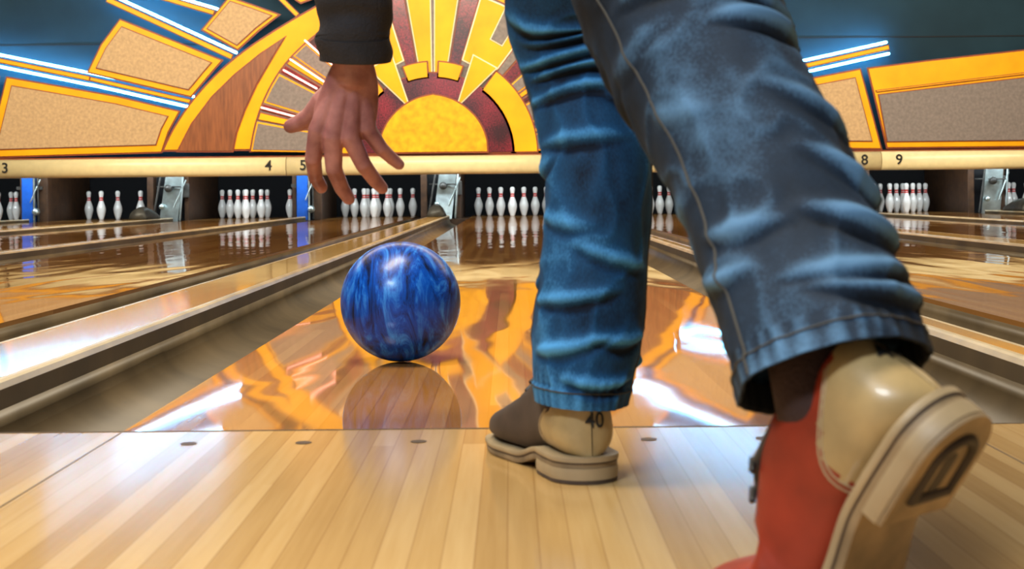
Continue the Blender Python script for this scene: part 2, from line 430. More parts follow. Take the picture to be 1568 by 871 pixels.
outer = smooth_poly([art(*p) for p in [(247, 233), (266, 195), (296, 152), (333, 112), (375, 77), (425, 44), (480, 12), (540, -20), (600, -38)]]+[(0, 282)])
inner = smooth_poly([art(*p) for p in [(382, 234), (391, 190), (408, 145), (432, 105), (462, 72), (500, 42), (550, 10), (605, -12)]]+[(0, 256)])
framed(symm(outer), 'arch', 3.0, layer=4)
inn = symm(inner)
flat('arch_inner_edge', inn, 6, M_brn); flat('arch_field', inset(inn, 2.5), 7, M_gray)
wedge = [art(*p) for p in [(270, 234), (293, 190), (325, 148), (360, 114), (400, 82), (441, 55), (421, 88), (396, 130), (377, 170), (364, 205), (358, 234)]]
both(lambda p: (flat('arch_veneer_edge', p, 6, M_brn), flat('arch_veneer', inset(p, 2.2), 7, M_wood)), wedge)
def rmax(a):
    d = Vector((math.cos(a), math.sin(a))); best = 200
    pts = inn
    for i in range(len(pts)-1):
        p = Vector(pts[i]); e = Vector(pts[i+1])-p
        den = d.x*e.y-d.y*e.x
        if abs(den) < 1e-6: continue
        t = (p.x*e.y-p.y*e.x)/den; s = (p.x*d.y-p.y*d.x)/den
        if t > 0 and -0.001 <= s <= 1.001: best = t
    return best-3
def ray(a0, a1, mat, r0, layer=8, name='ray', r1=None, edge=M_brn, ew=1.6):
    a0r, a1r = math.radians(a0), math.radians(a1)
    p = [(r0*math.cos(a0r), r0*math.sin(a0r)), (min(r1 or 999, rmax(a0r))*math.cos(a0r), min(r1 or 999, rmax(a0r))*math.sin(a0r))]
    am = (a0r+a1r)/2; p.append((min(r1 or 999, rmax(am))*math.cos(am), min(r1 or 999, rmax(am))*math.sin(am)))
    p += [(min(r1 or 999, rmax(a1r))*math.cos(a1r), min(r1 or 999, rmax(a1r))*math.sin(a1r)), (r0*math.cos(a1r), r0*math.sin(a1r))]
    def f(q):
        flat(name+'_edge', q, layer, edge); flat(name, inset(q, ew), layer+1, mat)
    both(f, p)
ray(80.5, 89.4, M_yel, 120, edge=M_white)
ray(73.0, 80.0, M_mar, 135)
ray(52.5, 73.0, M_yel, 150, edge=M_white, ew=2.2)
ray(57.0, 63.5, M_gray, 195, layer=10, r1=262, edge=M_white)
ray(48.0, 52.5, M_gray, 150)
ray(42.0, 48.0, M_mar, 150)
ray(35.5, 41.5, M_gray, 150, edge=M_yel, ew=2.0)
ray(32.0, 35.0, M_yel, 150)
ray(28.5, 31.5, M_mar, 150)
ray(17.5, 28.0, M_gray, 150, edge=M_yel, ew=2.5)
ray(14.8, 17.0, M_mar, 150)
ray(11.5, 14.2, M_yel, 150)
ray(1.5, 11.0, M_gray, 150, edge=M_yel, ew=2.5)
def sector(r0, r1, a0, a1, n=16):
    A = [math.radians(a0+(a1-a0)*i/n) for i in range(n+1)]
    return [(r1*math.cos(a), r1*math.sin(a)) for a in A]+[(r0*math.cos(a), r0*math.sin(a)) for a in A[::-1]]
both(lambda p: (flat('ring_edge', p, 10, M_brn), flat('ring', inset(p, 2.2), 11, M_yel)), sector(118, 160, 0.3, 53))
both(lambda p: (flat('step_edge', p, 11, M_brn), flat('step', inset(p, 2.2), 12, M_yel)), sector(116, 143, 70.5, 87))
dome = sector(60, 126, 0.3, 179.7, 40)
flat('dome_edge', dome, 10, M_brn); flat('dome', inset(dome, 2), 11, M_mar)
both(lambda p: (flat('spear_edge', p, 13, M_white), flat('spear', inset(p, 1.8), 14, M_yel)), [(r*math.cos(math.radians(a)), r*math.sin(math.radians(a))) for r, a in [(84, 61.5), (164, 52.8), (164, 68), (84, 64.5)]])
sunp = smooth_poly([(-84, 1), (-82, 25), (-71, 50), (-52, 71), (-27, 86), (0, 93)])
framed(symm(sunp), 'sun', 2.5, layer=15, ymat=M_sun)
both(lambda p: framed(p, 'side_panel', 2.5, 11, M_beige, 0), [art(*p) for p in [(8, 117), (90, 131), (180, 147), (276, 170), (258, 203), (247, 235), (-24, 243)]])
both(lambda p: framed(p, 'upper_panel', 2.5, 9, M_beige, 1), [art(*p) for p in [(184, 28), (343, 92), (320, 118), (293, 150), (132, 112), (154, 68)]])
both(lambda p: framed(p, 'crown_panel', 2.5, 5, M_beige, 1), [art(*p) for p in [(352, -6), (388, 6), (432, 22), (398, 48), (365, 78), (308, 46)]])
both(lambda p: framed(p, 'crown_tip', 2.5, 5, M_beige, 1), [art(*p) for p in [(470, -60), (540, -30), (500, -8), (462, 6), (420, -22)]])
nb = [(666, 127), (760, 138), (1100, 172), (1100, 2), (695, 2)]
both(lambda p: framed(p, 'end_panel', 2.5, 4, None, 0), nb)
both(lambda p: (flat('end_line', p, 2, M_brn), flat('end_fill', inset(p, 1.5), 3, M_gray)), [(682, 86), (1095, 130), (1095, 12), (695, 12)])
both(lambda p: (flat('end_line', p, 2, M_brn), flat('end_line_in', inset(p, 1.2), 3, M_yel)), [(678, 92), (1095, 138), (1095, 134), (680, 88.5)])
def bar(x0, y0, x1, y1, w, layer=3, neon=(), nmat=None):
    a = Vector(art(x0, y0)); b = Vector(art(x1, y1)); t = (b-a).normalized(); n = Vector((-t.y, t.x))
    p = [tuple(a+n*w/2), tuple(a-n*w/2), tuple(b-n*w/2), tuple(b+n*w/2)]
    both(lambda q: (flat('bar_edge', q, layer, M_brn), flat('bar', inset(q, 1.4), layer+1, M_yel)), p)
    for off in neon:
        for sx in (1, -1):
            pa = a+n*off; pb = b+n*off
            tube('neon_tube', [(MX+sx*pa.x*U, MASK_Y+0.15, MZ+pa.y*U), (MX+sx*pb.x*U, MASK_Y+0.15, MZ+pb.y*U)], 0.014, nmat or M_neonb, mural, 8)
bar(165, -1, 357, 88, 9, neon=(9,))
bar(-35, 86, 138, 121, 8, neon=(9, -9))
bar(138, 121, 292, 156, 7, neon=(9, -8.5))
bar(422, -12, 458, 24, 8)
bar(60, -60, 330, 20, 8, neon=(8,))
for (r0, r1, a) in ((205, 262, 29.8), (200, 272, 15.7), (200, 262, 34), (205, 262, 42)):
    for sx in (1, -1):
        ar = math.radians(a)
        tube('neon_tube', [(MX+sx*r0*math.cos(ar)*U, MASK_Y-0.05, MZ+r0*math.sin(ar)*U), (MX+sx*r1*math.cos(ar)*U, MASK_Y-0.05, MZ+r1*math.sin(ar)*U)], 0.011, M_neonp, mural, 8)

# ------------------------------------------------------------------ bowling ball
def ball_mat():
    m, N, L, B = new_mat('blue_marbled_urethane')
    tc = N.new('ShaderNodeTexCoord'); mp = N.new('ShaderNodeMapping')
    mp.inputs['Rotation'].default_value = (0.2, 0.75, 0.3); mp.inputs['Scale'].default_value = (28, 10, 6.0)
    L.new(tc.outputs['Object'], mp.inputs['Vector'])
    n = N.new('ShaderNodeTexNoise'); n.inputs['Scale'].default_value = 1.0; n.inputs['Detail'].default_value = 9; n.inputs['Distortion'].default_value = 1.8; n.inputs['Roughness'].default_value = 0.68
    L.new(mp.outputs[0], n.inputs['Vector'])
    r = N.new('ShaderNodeValToRGB'); e = r.color_ramp.elements
    e[0].position = 0.36; e[0].color = (0.002, 0.007, 0.035, 1); e[1].position = 0.72; e[1].color = (0.06, 0.36, 0.92, 1)
    x = e.new(0.5); x.color = (0.001, 0.065, 0.42, 1)
    L.new(n.outputs['Fac'], r.inputs['Fac']); L.new(r.outputs['Color'], B.inputs['Base Color'])
    B.inputs['Roughness'].default_value = 0.34; B.inputs['Specular IOR Level'].default_value = 0.35
    B.inputs['Coat Weight'].default_value = 0.15; B.inputs['Coat Roughness'].default_value = 0.15
    return m
R = 0.1085
bmb = bmesh.new(); bmesh.ops.create_uvsphere(bmb, u_segments=96, v_segments=64, radius=R)
me = bpy.data.meshes.new('bowling_ball'); bmb.to_mesh(me); bmb.free()
ball = add_obj('bowling_ball', me, [ball_mat(), M_black], None, True)
ball.location = (-0.20, 2.83, R+0.0005)
cut = []
for dx, dz, rr in ((-0.016, 0.03, 0.0125), (0.016, 0.03, 0.0125), (0.0, -0.035, 0.0135)):
    d = Vector((dx, 0.1, dz)).normalized()
    cut.append(tube('hole_cutter', [d*(R-0.03), d*(R+0.03)], rr, M_black, None, 20, Vector((1, 0, 0))))
cutter = join(cut, 'hole_cutter'); cutter.location = ball.location
bpy.context.view_layer.update()
bo = ball.modifiers.new('holes', 'BOOLEAN'); bo.object = cutter; bo.operation = 'DIFFERENCE'; bo.solver = 'EXACT'
dg = bpy.context.evaluated_depsgraph_get(); dg.update()
nm = bpy.data.meshes.new_from_object(ball.evaluated_get(dg))
ball.modifiers.clear()
if len(nm.polygons) > 1000:
    ball.data = nm
    for p in nm.polygons: p.use_smooth = True
bpy.data.objects.remove(cutter, do_unlink=True)

# ------------------------------------------------------------------ the bowler
bowler = empty('bowler')
def denim(name, dark, mid, light):
    m, N, L, B = new_mat(name)
    at = N.new('ShaderNodeAttribute'); at.attribute_name = 'fade_and_fold_shade'
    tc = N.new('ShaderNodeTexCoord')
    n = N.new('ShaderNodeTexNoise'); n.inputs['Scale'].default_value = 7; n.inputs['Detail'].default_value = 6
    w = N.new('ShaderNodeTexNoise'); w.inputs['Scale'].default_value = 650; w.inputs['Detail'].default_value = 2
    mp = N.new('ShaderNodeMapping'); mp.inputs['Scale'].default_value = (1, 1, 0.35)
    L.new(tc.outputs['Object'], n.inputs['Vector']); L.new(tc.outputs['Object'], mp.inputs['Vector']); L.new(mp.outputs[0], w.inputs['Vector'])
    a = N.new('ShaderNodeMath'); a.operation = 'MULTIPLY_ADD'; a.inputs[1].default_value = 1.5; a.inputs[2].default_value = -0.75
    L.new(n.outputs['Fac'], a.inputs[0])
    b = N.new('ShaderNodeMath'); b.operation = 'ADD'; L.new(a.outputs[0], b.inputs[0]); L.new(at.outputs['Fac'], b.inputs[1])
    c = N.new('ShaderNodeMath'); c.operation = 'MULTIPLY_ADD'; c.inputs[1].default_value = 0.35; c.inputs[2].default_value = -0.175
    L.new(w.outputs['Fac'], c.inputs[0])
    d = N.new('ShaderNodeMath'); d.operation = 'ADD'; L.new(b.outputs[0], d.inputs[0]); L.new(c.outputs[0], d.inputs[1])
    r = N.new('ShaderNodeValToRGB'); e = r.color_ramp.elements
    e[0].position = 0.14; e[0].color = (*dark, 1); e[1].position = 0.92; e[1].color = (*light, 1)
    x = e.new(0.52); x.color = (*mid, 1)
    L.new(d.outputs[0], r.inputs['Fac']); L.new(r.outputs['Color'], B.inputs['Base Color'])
    B.inputs['Roughness'].default_value = 0.8; B.inputs['Specular IOR Level'].default_value = 0.2
    bp = N.new('ShaderNodeBump'); bp.inputs['Strength'].default_value = 0.15; bp.inputs['Distance'].default_value = 0.001
    L.new(w.outputs['Fac'], bp.inputs['Height']); L.new(bp.outputs['Normal'], B.inputs['Normal'])
    return m
M_den1 = denim('washed_denim_lit', (0.003, 0.008, 0.020), (0.010, 0.066, 0.168), (0.08, 0.33, 0.68))  # lit copy of the jeans cloth, brightness put into its colours
M_den2 = denim('washed_denim_shade', (0.003, 0.006, 0.011), (0.012, 0.026, 0.050), (0.09, 0.20, 0.35))  # shaded copy of the same cloth, shade put into darker colours
M_stitch = simple('stitch_thread', (0.045, 0.042, 0.036), rough=0.8)

def cr(P, t):
    n = len(P)-1; i = min(int(t*n), n-1); f = t*n-i
    p0 = P[max(i-1, 0)]; p1 = P[i]; p2 = P[i+1]; p3 = P[min(i+2, n)]
    return [0.5*((2*b)+(-a+c)*f+(2*a-5*b+4*c-d)*f*f+(-a+3*b-3*c+d)*f**3) for a, b, c, d in zip(p0, p1, p2, p3)]
def trouser(name, keys, mat, seed, folds, nr=240, ns=144, tilt=None, seam_deg=(10, 190), amp_k=1.15, pk=1.0):
    C = [cr(keys, j/(nr-1)) for j in range(nr)]
    P = [Vector(c[:3]) for c in C]
    acc = [0.0]
    for j in range(1, nr): acc.append(acc[-1]+(P[j]-P[j-1]).length)
    Ltot = acc[-1]
    def disp(s, th):
        h = 0.0
        for (s0, t0, s1, t1, w, amp) in folds:
            ax, ay = s0, math.radians(t0)*0.065; bx, by = s1, math.radians(t1)*0.065
            px_, py_ = Ltot-s, th*0.065
            dx, dy = bx-ax, by-ay; l2 = dx*dx+dy*dy
            u = max(0, min(1, ((px_-ax)*dx+(py_-ay)*dy)/l2))
            arch = 0.006*math.sin(math.pi*u)
            ddx, ddy = px_-ax-u*dx+arch, py_-ay-u*dy
            dd = math.hypot(ddx, ddy)
            env = math.sin(math.pi*min(1, max(0, 0.04+0.92*u)))
            wv = w*(0.55+0.6*env)
            h += amp*env*(math.exp(-(dd/wv)**2)-0.95*math.exp(-(math.hypot(ddx+1.4*wv, ddy)/(wv*0.6))**2))
        return h*amp_k
    rings = []; fade_shades = []
    for j in range(nr):
        t = (P[min(j+2, nr-1)]-P[max(j-2, 0)]).normalized()
        if tilt:
            k = min(1, max(0, (acc[j]/Ltot-tilt[1])/(1-tilt[1]))); k = k*k*(3-2*k); t = (t*(1-k)+Vector(tilt[0]).normalized()*k).normalized()
        e1 = (Vector((1, 0, 0))-t*t.x).normalized(); e2 = t.cross(e1)
        ring = []; fr = []
        sfe = Ltot-acc[j]
        for i in range(ns):
            th = 2*math.pi*i/ns
            rx, ry = C[j][3], C[j][4]
            h = disp(acc[j], th)
            v = Vector((math.cos(th)*1.5, math.sin(th)*1.5, acc[j]*9+seed*7))
            n1 = noise.noise(v)
            n3 = noise.noise(Vector((math.cos(th)*4, math.sin(th)*4, acc[j]*40+seed)))
            rdg = 1-abs(noise.noise(Vector((math.cos(th)*1.4+5, math.sin(th)*1.4, acc[j]*17+seed*3))))*3.0
            nz = n1*0.0050+n3*0.0007+max(0, rdg)**2*0.0022
            hemf = 1.0 if sfe < 0.020 else 0.0
            hem = 0.0020*hemf
            puck = pk*0.0008*math.sin(th*26+math.sin(th*5)*2)*(1 if sfe < 0.03 else 0)
            tot = h+nz+hem+puck
            ring.append(P[j]+e1*(math.cos(th)*(rx+tot))+e2*(math.sin(th)*(ry+tot)))
            fr.append(max(0, min(1, 0.42+(h+max(0, rdg)**2*0.0018+n3*0.0008)*75+puck*190+(0.05*hemf))))  # worn ridges paler, plus fold highlights and crease shade painted into the tone
        rings.append(ring); fade_shades.append(fr)
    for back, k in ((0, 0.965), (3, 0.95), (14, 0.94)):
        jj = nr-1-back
        rings.append([P[jj]+(v-P[jj])*k for v in rings[jj]]); fade_shades.append([0.1]*ns)
    o = loft(name, rings, mat, bowler, True, False)
    at = o.data.attributes.new('fade_and_fold_shade', 'FLOAT', 'POINT')
    at.data.foreach_set('value', [f for r in fade_shades for f in r])
    for sd in seam_deg:
        i = int(sd/360*ns) % ns
        pts = [rings[j][i]+(rings[j][i]-P[j]).normalized()*0.0002 for j in range(40, nr-2, 2)]
        tube('side_seam', pts, 0.0012, M_stitch, bowler, 6)
    j = max(jj for jj in range(nr) if Ltot-acc[jj] >= 0.017)
    pts = [rings[j][i % ns]+(rings[j][i % ns]-P[j]).normalized()*0.0003 for i in range(ns+1)]
    tube('hem_stitch', pts, 0.0008, M_stitch, bowler, 5, Vector((0, 0, 1)))
    return o
rnd = random.Random(4)
foldsA = [(0.035, 20, 0.030, 120, 0.006, 0.005), (0.050, 165, 0.075, 70, 0.007, 0.0055), (0.085, 10, 0.070, 90, 0.007, 0.005), (0.105, 170, 0.120, 60, 0.007, 0.0045),
          (0.150, 15, 0.165, 120, 0.008, 0.0035), (0.20, 175, 0.185, 90, 0.008, 0.003), (0.285, 170, 0.270, 60, 0.008, 0.004), (0.31, 10, 0.325, 100, 0.007, 0.004),
          (0.340, 175, 0.325, 50, 0.007, 0.005), (0.37, 160, 0.36, 10, 0.008, 0.006), (0.395, 170, 0.38, 40, 0.007, 0.006), (0.42, 150, 0.41, 10, 0.008, 0.005), (0.445, 170, 0.435, 30, 0.009, 0.005)]
for _ in range(12):
    s = rnd.uniform(0.02, 0.5); a = rnd.uniform(180, 360); foldsA.append((s, a, s+rnd.uniform(-0.03, 0.03), a+rnd.choice((-1, 1))*rnd.uniform(30, 70), rnd.uniform(0.006, 0.010), rnd.uniform(0.0015, 0.0035)))
legA = [(0.105, 1.50, 0.83, 0.10, 0.10), (0.087, 1.60, 0.70, 0.088, 0.088), (0.074, 1.70, 0.585, 0.078, 0.080), (0.068, 1.745, 0.50, 0.068, 0.074), (0.084, 1.745, 0.43, 0.062, 0.070),
        (0.095, 1.72, 0.36, 0.0590, 0.070), (0.097, 1.70, 0.295, 0.0585, 0.068), (0.090, 1.69, 0.23, 0.0575, 0.064), (0.084, 1.68, 0.165, 0.059, 0.062), (0.077, 1.675, 0.11, 0.053, 0.060), (0.075, 1.675, 0.078, 0.047, 0.056)]
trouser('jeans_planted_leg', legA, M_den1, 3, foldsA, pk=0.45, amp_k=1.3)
rnd = random.Random(9)
foldsB = [(0.045, 10, 0.060, 110, 0.009, 0.006), (0.075, 15, 0.070, 120, 0.008, 0.005), (0.105, 0, 0.130, 95, 0.010, 0.008), (0.145, 165, 0.120, 100, 0.009, 0.005), (0.150, -5, 0.185, 80, 0.010, 0.008),
          (0.22, 10, 0.250, 90, 0.009, 0.005), (0.29, 165, 0.24, 120, 0.009, 0.004), (0.335, 20, 0.33, 100, 0.010, 0.007), (0.365, 10, 0.37, 90, 0.009, 0.006), (0.40, 150, 0.38, 60, 0.010, 0.005), (0.44, 40, 0.43, 130, 0.010, 0.005)]
for _ in range(12):
    s = rnd.uniform(0.02, 0.5); a = rnd.uniform(180, 360); foldsB.append((s, a, s+rnd.uniform(-0.04, 0.04), a+rnd.choice((-1, 1))*rnd.uniform(30, 70), rnd.uniform(0.007, 0.012), rnd.uniform(0.0015, 0.004)))
legB = [(0.14, 1.47, 0.86, 0.105, 0.11), (0.135, 1.45, 0.74, 0.100, 0.105), (0.135, 1.435, 0.62, 0.095, 0.098), (0.138, 1.42, 0.53, 0.090, 0.094), (0.148, 1.38, 0.47, 0.085, 0.086), (0.165, 1.32, 0.412, 0.078, 0.078), (0.182, 1.26, 0.355, 0.072, 0.074),
        (0.198, 1.20, 0.30, 0.067, 0.070), (0.208, 1.14, 0.250, 0.066, 0.066), (0.214, 1.085, 0.210, 0.065, 0.066), (0.2155, 1.048, 0.178, 0.0615, 0.069)]
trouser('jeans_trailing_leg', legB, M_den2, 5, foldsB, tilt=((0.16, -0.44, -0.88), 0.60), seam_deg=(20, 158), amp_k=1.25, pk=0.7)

M_jack = simple('dark_jacket_cloth', (0.017, 0.017, 0.022), rough=0.85, var=0.3, scale=25, bump=0.4, bscale=300)
def skin_mat():
    m, N, L, B = new_mat('skin')
    tc = N.new('ShaderNodeTexCoord'); n = N.new('ShaderNodeTexNoise'); n.inputs['Scale'].default_value = 28; n.inputs['Detail'].default_value = 5
    L.new(tc.outputs['Object'], n.inputs['Vector'])
    r = N.new('ShaderNodeValToRGB'); e = r.color_ramp.elements
    e[0].position = 0.3; e[0].color = (0.18, 0.055, 0.056, 1); e[1].position = 0.72; e[1].color = (0.46, 0.20, 0.18, 1)
    L.new(n.outputs['Fac'], r.inputs['Fac']); L.new(r.outputs['Color'], B.inputs['Base Color'])
    B.inputs['Roughness'].default_value = 0.40; B.inputs['Subsurface Weight'].default_value = 0.08; B.inputs['Subsurface Scale'].default_value = 0.01
    v = N.new('ShaderNodeTexVoronoi'); v.inputs['Scale'].default_value = 380; L.new(tc.outputs['Object'], v.inputs['Vector'])
    b = N.new('ShaderNodeBump'); b.inputs['Strength'].default_value = 0.2; b.inputs['Distance'].default_value = 0.001
    L.new(v.outputs['Distance'], b.inputs['Height']); L.new(b.outputs['Normal'], B.inputs['Normal'])
    return m
M_skin = skin_mat()
M_hair = simple('dark_brown_hair', (0.03, 0.015, 0.008), rough=0.6, bump=0.8, bscale=200)
def oval_loft(name, secs, mat, n=40):
    K = [list(c)+list(u)+list(v) for c, u, v in secs]; rings = []
    m = 40
    for j in range(m):
        k = cr(K, j/(m-1)); c = Vector(k[0:3]); u = Vector(k[3:6]); v = Vector(k[6:9])
        rings.append([c+u*math.cos(2*math.pi*i/n)+v*math.sin(2*math.pi*i/n) for i in range(n)])
    return loft(name, rings, mat, bowler)
oval_loft('jeans_seat', [((0.122, 1.485, 0.77), (0.12, 0, 0), (0, 0.08, 0)), ((0.122, 1.485, 0.82), (0.165, 0, 0), (0, 0.11, 0.0)), ((0.118, 1.49, 0.90), (0.175, 0, 0), (0, 0.115, -0.03)),
          ((0.105, 1.53, 0.97), (0.165, 0, 0), (0, 0.10, -0.05)), ((0.095, 1.56, 1.01), (0.155, 0, 0), (0, 0.09, -0.06))], M_den2)
oval_loft('jacket_torso', [((0.105, 1.52, 0.93), (0.17, 0, 0), (0, 0.10, -0.05)), ((0.085, 1.58, 1.02), (0.165, 0, 0.01), (0, 0.09, -0.07)), ((0.05, 1.68, 1.09), (0.175, 0, 0.03), (0, 0.085, -0.085)),
          ((0.015, 1.78, 1.14), (0.185, -0.01, 0.07), (0, 0.08, -0.10)), ((-0.005, 1.86, 1.17), (0.17, -0.02, 0.09), (0, 0.06, -0.09)), ((-0.012, 1.91, 1.19), (0.08, -0.01, 0.04), (0, 0.04, -0.06)), ((-0.015, 1.93, 1.20), (0.055, 0, 0.01), (0, 0.035, -0.045))], M_jack)
def smooth_tube(name, keys, mat, n=28, m=50, wr=0.0, caps=True, extra=()):
    C = [cr(keys, j/(m-1)) for j in range(m)]
    P = [c[:3] for c in C]; Rr = [c[3] for c in C]
    rings = tube_rings(P, Rr, n, Vector((1, 0, 0)) if abs((Vector(P[-1])-Vector(P[0])).normalized().x) < 0.85 else Vector((0, 0, 1)), caps)
    if wr:
        o3 = 3 if caps else 0
        for j in range(o3, o3+m):
            c = Vector(P[j-o3])
            for i in range(n):
                v = rings[j][i]; d = v-c; nzv = noise.noise(Vector((v.x*14, v.y*14, v.z*42)))
                rings[j][i] = c+d*(1+wr*nzv)
    if extra:
        c = Vector(P[-1]); t = (Vector(P[-1])-Vector(P[-2])).normalized(); last = rings[-1]
        for k, up in extra: rings.append([c+(v-c)*k-t*up for v in last])
    return loft(name, rings, mat, bowler, True, not extra)
smooth_tube('jacket_sleeve', [(-0.12, 1.86, 1.09, 0.075), (-0.165, 1.90, 1.02, 0.068), (-0.195, 1.955, 0.90, 0.060), (-0.21, 2.00, 0.79, 0.056), (-0.212, 2.02, 0.73, 0.057), (-0.207, 2.045, 0.64, 0.055), (-0.203, 2.06, 0.57, 0.0515), (-0.204, 2.072, 0.515, 0.0485), (-0.204, 2.0735, 0.513, 0.0505), (-0.205, 2.080, 0.482, 0.0490)], M_jack, 40, 140, 0.13, caps=False, extra=((0.93, 0), (0.90, 0.01), (0.60, 0.05)))
smooth_tube('jacket_sleeve_far', [(0.13, 1.83, 1.22, 0.072), (0.20, 1.80, 1.24, 0.066), (0.33, 1.74, 1.20, 0.056), (0.43, 1.69, 1.15, 0.052), (0.52, 1.70, 1.13, 0.048), (0.64, 1.73, 1.14, 0.042)], M_jack, 28, 80, 0.12)
def fuse_hand(name, chains, palm):
    objs = []
    for pts, rad in chains:
        objs.append(tube('f', pts, rad, M_skin, None, 18, Vector((1, 0.2, 0))))
    K = [list(c)+list(u)+list(v) for c, u, v in palm]; rings = []
    for j in range(16):
        k = cr(K, j/15); c = Vector(k[0:3]); u = Vector(k[3:6]); v = Vector(k[6:9])
        rings.append([c+u*math.cos(2*math.pi*i/28)+v*math.sin(2*math.pi*i/28) for i in range(28)])
    objs.append(loft('p', rings, M_skin, None))
    o = join(objs, name, bowler)
    rm = o.modifiers.new('r', 'REMESH'); rm.mode = 'VOXEL'; rm.voxel_size = 0.0015
    sm = o.modifiers.new('s', 'SMOOTH'); sm.factor = 0.6; sm.iterations = 6
    dg = bpy.context.evaluated_depsgraph_get(); dg.update()
    nme = bpy.data.meshes.new_from_object(o.evaluated_get(dg)); o.modifiers.clear(); o.data = nme
    if not nme.materials: nme.materials.append(M_skin)
    for p in nme.polygons: p.use_smooth = True
    return o
W = (-0.207, 2.085, 0.487)
iM, mM, rM, pM = (-0.257, 2.100, 0.390), (-0.2375, 2.094, 0.380), (-0.2135, 2.094, 0.380), (-0.191, 2.100, 0.391)
chains = [
    ([(-0.222, 2.088, 0.47), iM, (-0.266, 2.114, 0.351), (-0.266, 2.140, 0.327), (-0.260, 2.154, 0.314)], [0.011, 0.0140, 0.0115, 0.0102, 0.0088]),
    ([(-0.213, 2.085, 0.47), mM, (-0.237, 2.108, 0.337), (-0.229, 2.130, 0.312), (-0.221, 2.141, 0.298)], [0.011, 0.0142, 0.0116, 0.0104, 0.0088]),
    ([(-0.205, 2.085, 0.47), rM, (-0.197, 2.106, 0.343), (-0.184, 2.128, 0.323), (-0.175, 2.139, 0.312)], [0.011, 0.0140, 0.0112, 0.0100, 0.0085]),
    ([(-0.196, 2.088, 0.47), pM, (-0.173, 2.110, 0.365), (-0.160, 2.124, 0.352), (-0.151, 2.130, 0.344)], [0.010, 0.0128, 0.0100, 0.0090, 0.0078]),
    ([(-0.222, 2.10, 0.455), (-0.250, 2.112, 0.428), (-0.270, 2.128, 0.411), (-0.285, 2.138, 0.403), (-0.300, 2.142, 0.398)], [0.017, 0.0185, 0.0140, 0.0125, 0.0100]),
    ([(-0.204, 2.078, 0.53), (-0.206, 2.082, 0.50), W, (-0.209, 2.09, 0.462)], [0.030, 0.029, 0.0270, 0.026])]
palm = [((-0.208, 2.087, 0.478), (0.028, 0, 0), (0, 0.019, 0)), ((-0.212, 2.092, 0.452), (0.037, 0, 0), (0, 0.0185, 0)), ((-0.219, 2.099, 0.420), (0.043, 0, 0), (0, 0.0165, 0)), ((-0.224, 2.101, 0.390), (0.042, 0, 0), (0, 0.0125, 0)), ((-0.225, 2.103, 0.378), (0.033, 0, 0), (0, 0.008, 0))]
fuse_hand('hand_bowling', chains, palm)
hx, hy, hz = 0.66, 1.735, 1.14
ch2 = [([(hx+0.02, hy+dy*0.4, hz), (hx+0.085, hy+dy, hz-0.002), (hx+0.125, hy+dy*1.15, hz-0.012), (hx+0.145+l, hy+dy*1.2, hz-0.030)], [0.012, 0.011, 0.0095, 0.008]) for dy, l in ((0.033, 0.0), (0.011, 0.008), (-0.011, 0.004), (-0.032, -0.012))]
ch2.append(([(hx+0.02, hy+0.015, hz-0.01), (hx+0.05, hy+0.045, hz-0.018), (hx+0.085, hy+0.062, hz-0.026)], [0.014, 0.012, 0.009]))
ch2.append(([(hx-0.03, hy, hz), (hx+0.01, hy, hz)], [0.026, 0.024]))
fuse_hand('hand_balancing', ch2, [((hx, hy, hz), (0, 0.026, 0), (0, 0, 0.018)), ((hx+0.04, hy, hz), (0, 0.038, 0), (0, 0, 0.016)), ((hx+0.085, hy, hz), (0, 0.040, 0), (0, 0, 0.012)), ((hx+0.095, hy, hz), (0, 0.03, 0), (0, 0, 0.008))])
smooth_tube('neck', [(-0.012, 1.90, 1.18, 0.058), (-0.018, 1.95, 1.23, 0.055), (-0.02, 1.985, 1.27, 0.055)], M_skin, 24, 16)
hc = Vector((-0.022, 2.02, 1.345))
bmh = bmesh.new(); bmesh.ops.create_uvsphere(bmh, u_segments=48, v_segments=36, radius=1.0)
for v in bmh.verts:
    x, y, z = v.co
    fx = 0.076*(1-0.16*max(0, -z)); fy = 0.098; fz = 0.118
    p = Vector((x*fx, y*fy, z*fz))
    if y > 0.3:
        p.y -= 0.010*math.exp(-((z-0.05)/0.12)**2)*math.exp(-((abs(x)-0.42)/0.2)**2)
        p.y += 0.022*math.exp(-(x/0.13)**2)*math.exp(-((z+0.20)/0.16)**2)
        p.y += 0.006*math.exp(-(x/0.35)**2)*math.exp(-((z+0.52)/0.06)**2)
        p.y += 0.008*math.exp(-(x/0.35)**2)*math.exp(-((z+0.82)/0.14)**2)
    if z < -0.3 and y < 0: p.y *= 0.85
    v.co = hc+p
me = bpy.data.meshes.new('head'); bmh.to_mesh(me); bmh.free(); add_obj('head', me, M_skin, bowler, True)
bmh = bmesh.new(); bmesh.ops.create_uvsphere(bmh, u_segments=48, v_segments=36, radius=1.0)
bmesh.ops.delete(bmh, geom=[v for v in bmh.verts if (v.co.y > 0.35 and v.co.z < 0.55) or (v.co.z < -0.35)], context='VERTS')
for v in bmh.verts: v.co = hc+Vector((v.co.x*0.083, v.co.y*0.106, v.co.z*0.127+0.003))
me = bpy.data.meshes.new('hair'); bmh.to_mesh(me); bmh.free(); add_obj('hair', me, M_hair, bowler, True)
M_eye = simple('eye_white', (0.8, 0.8, 0.78), rough=0.2)
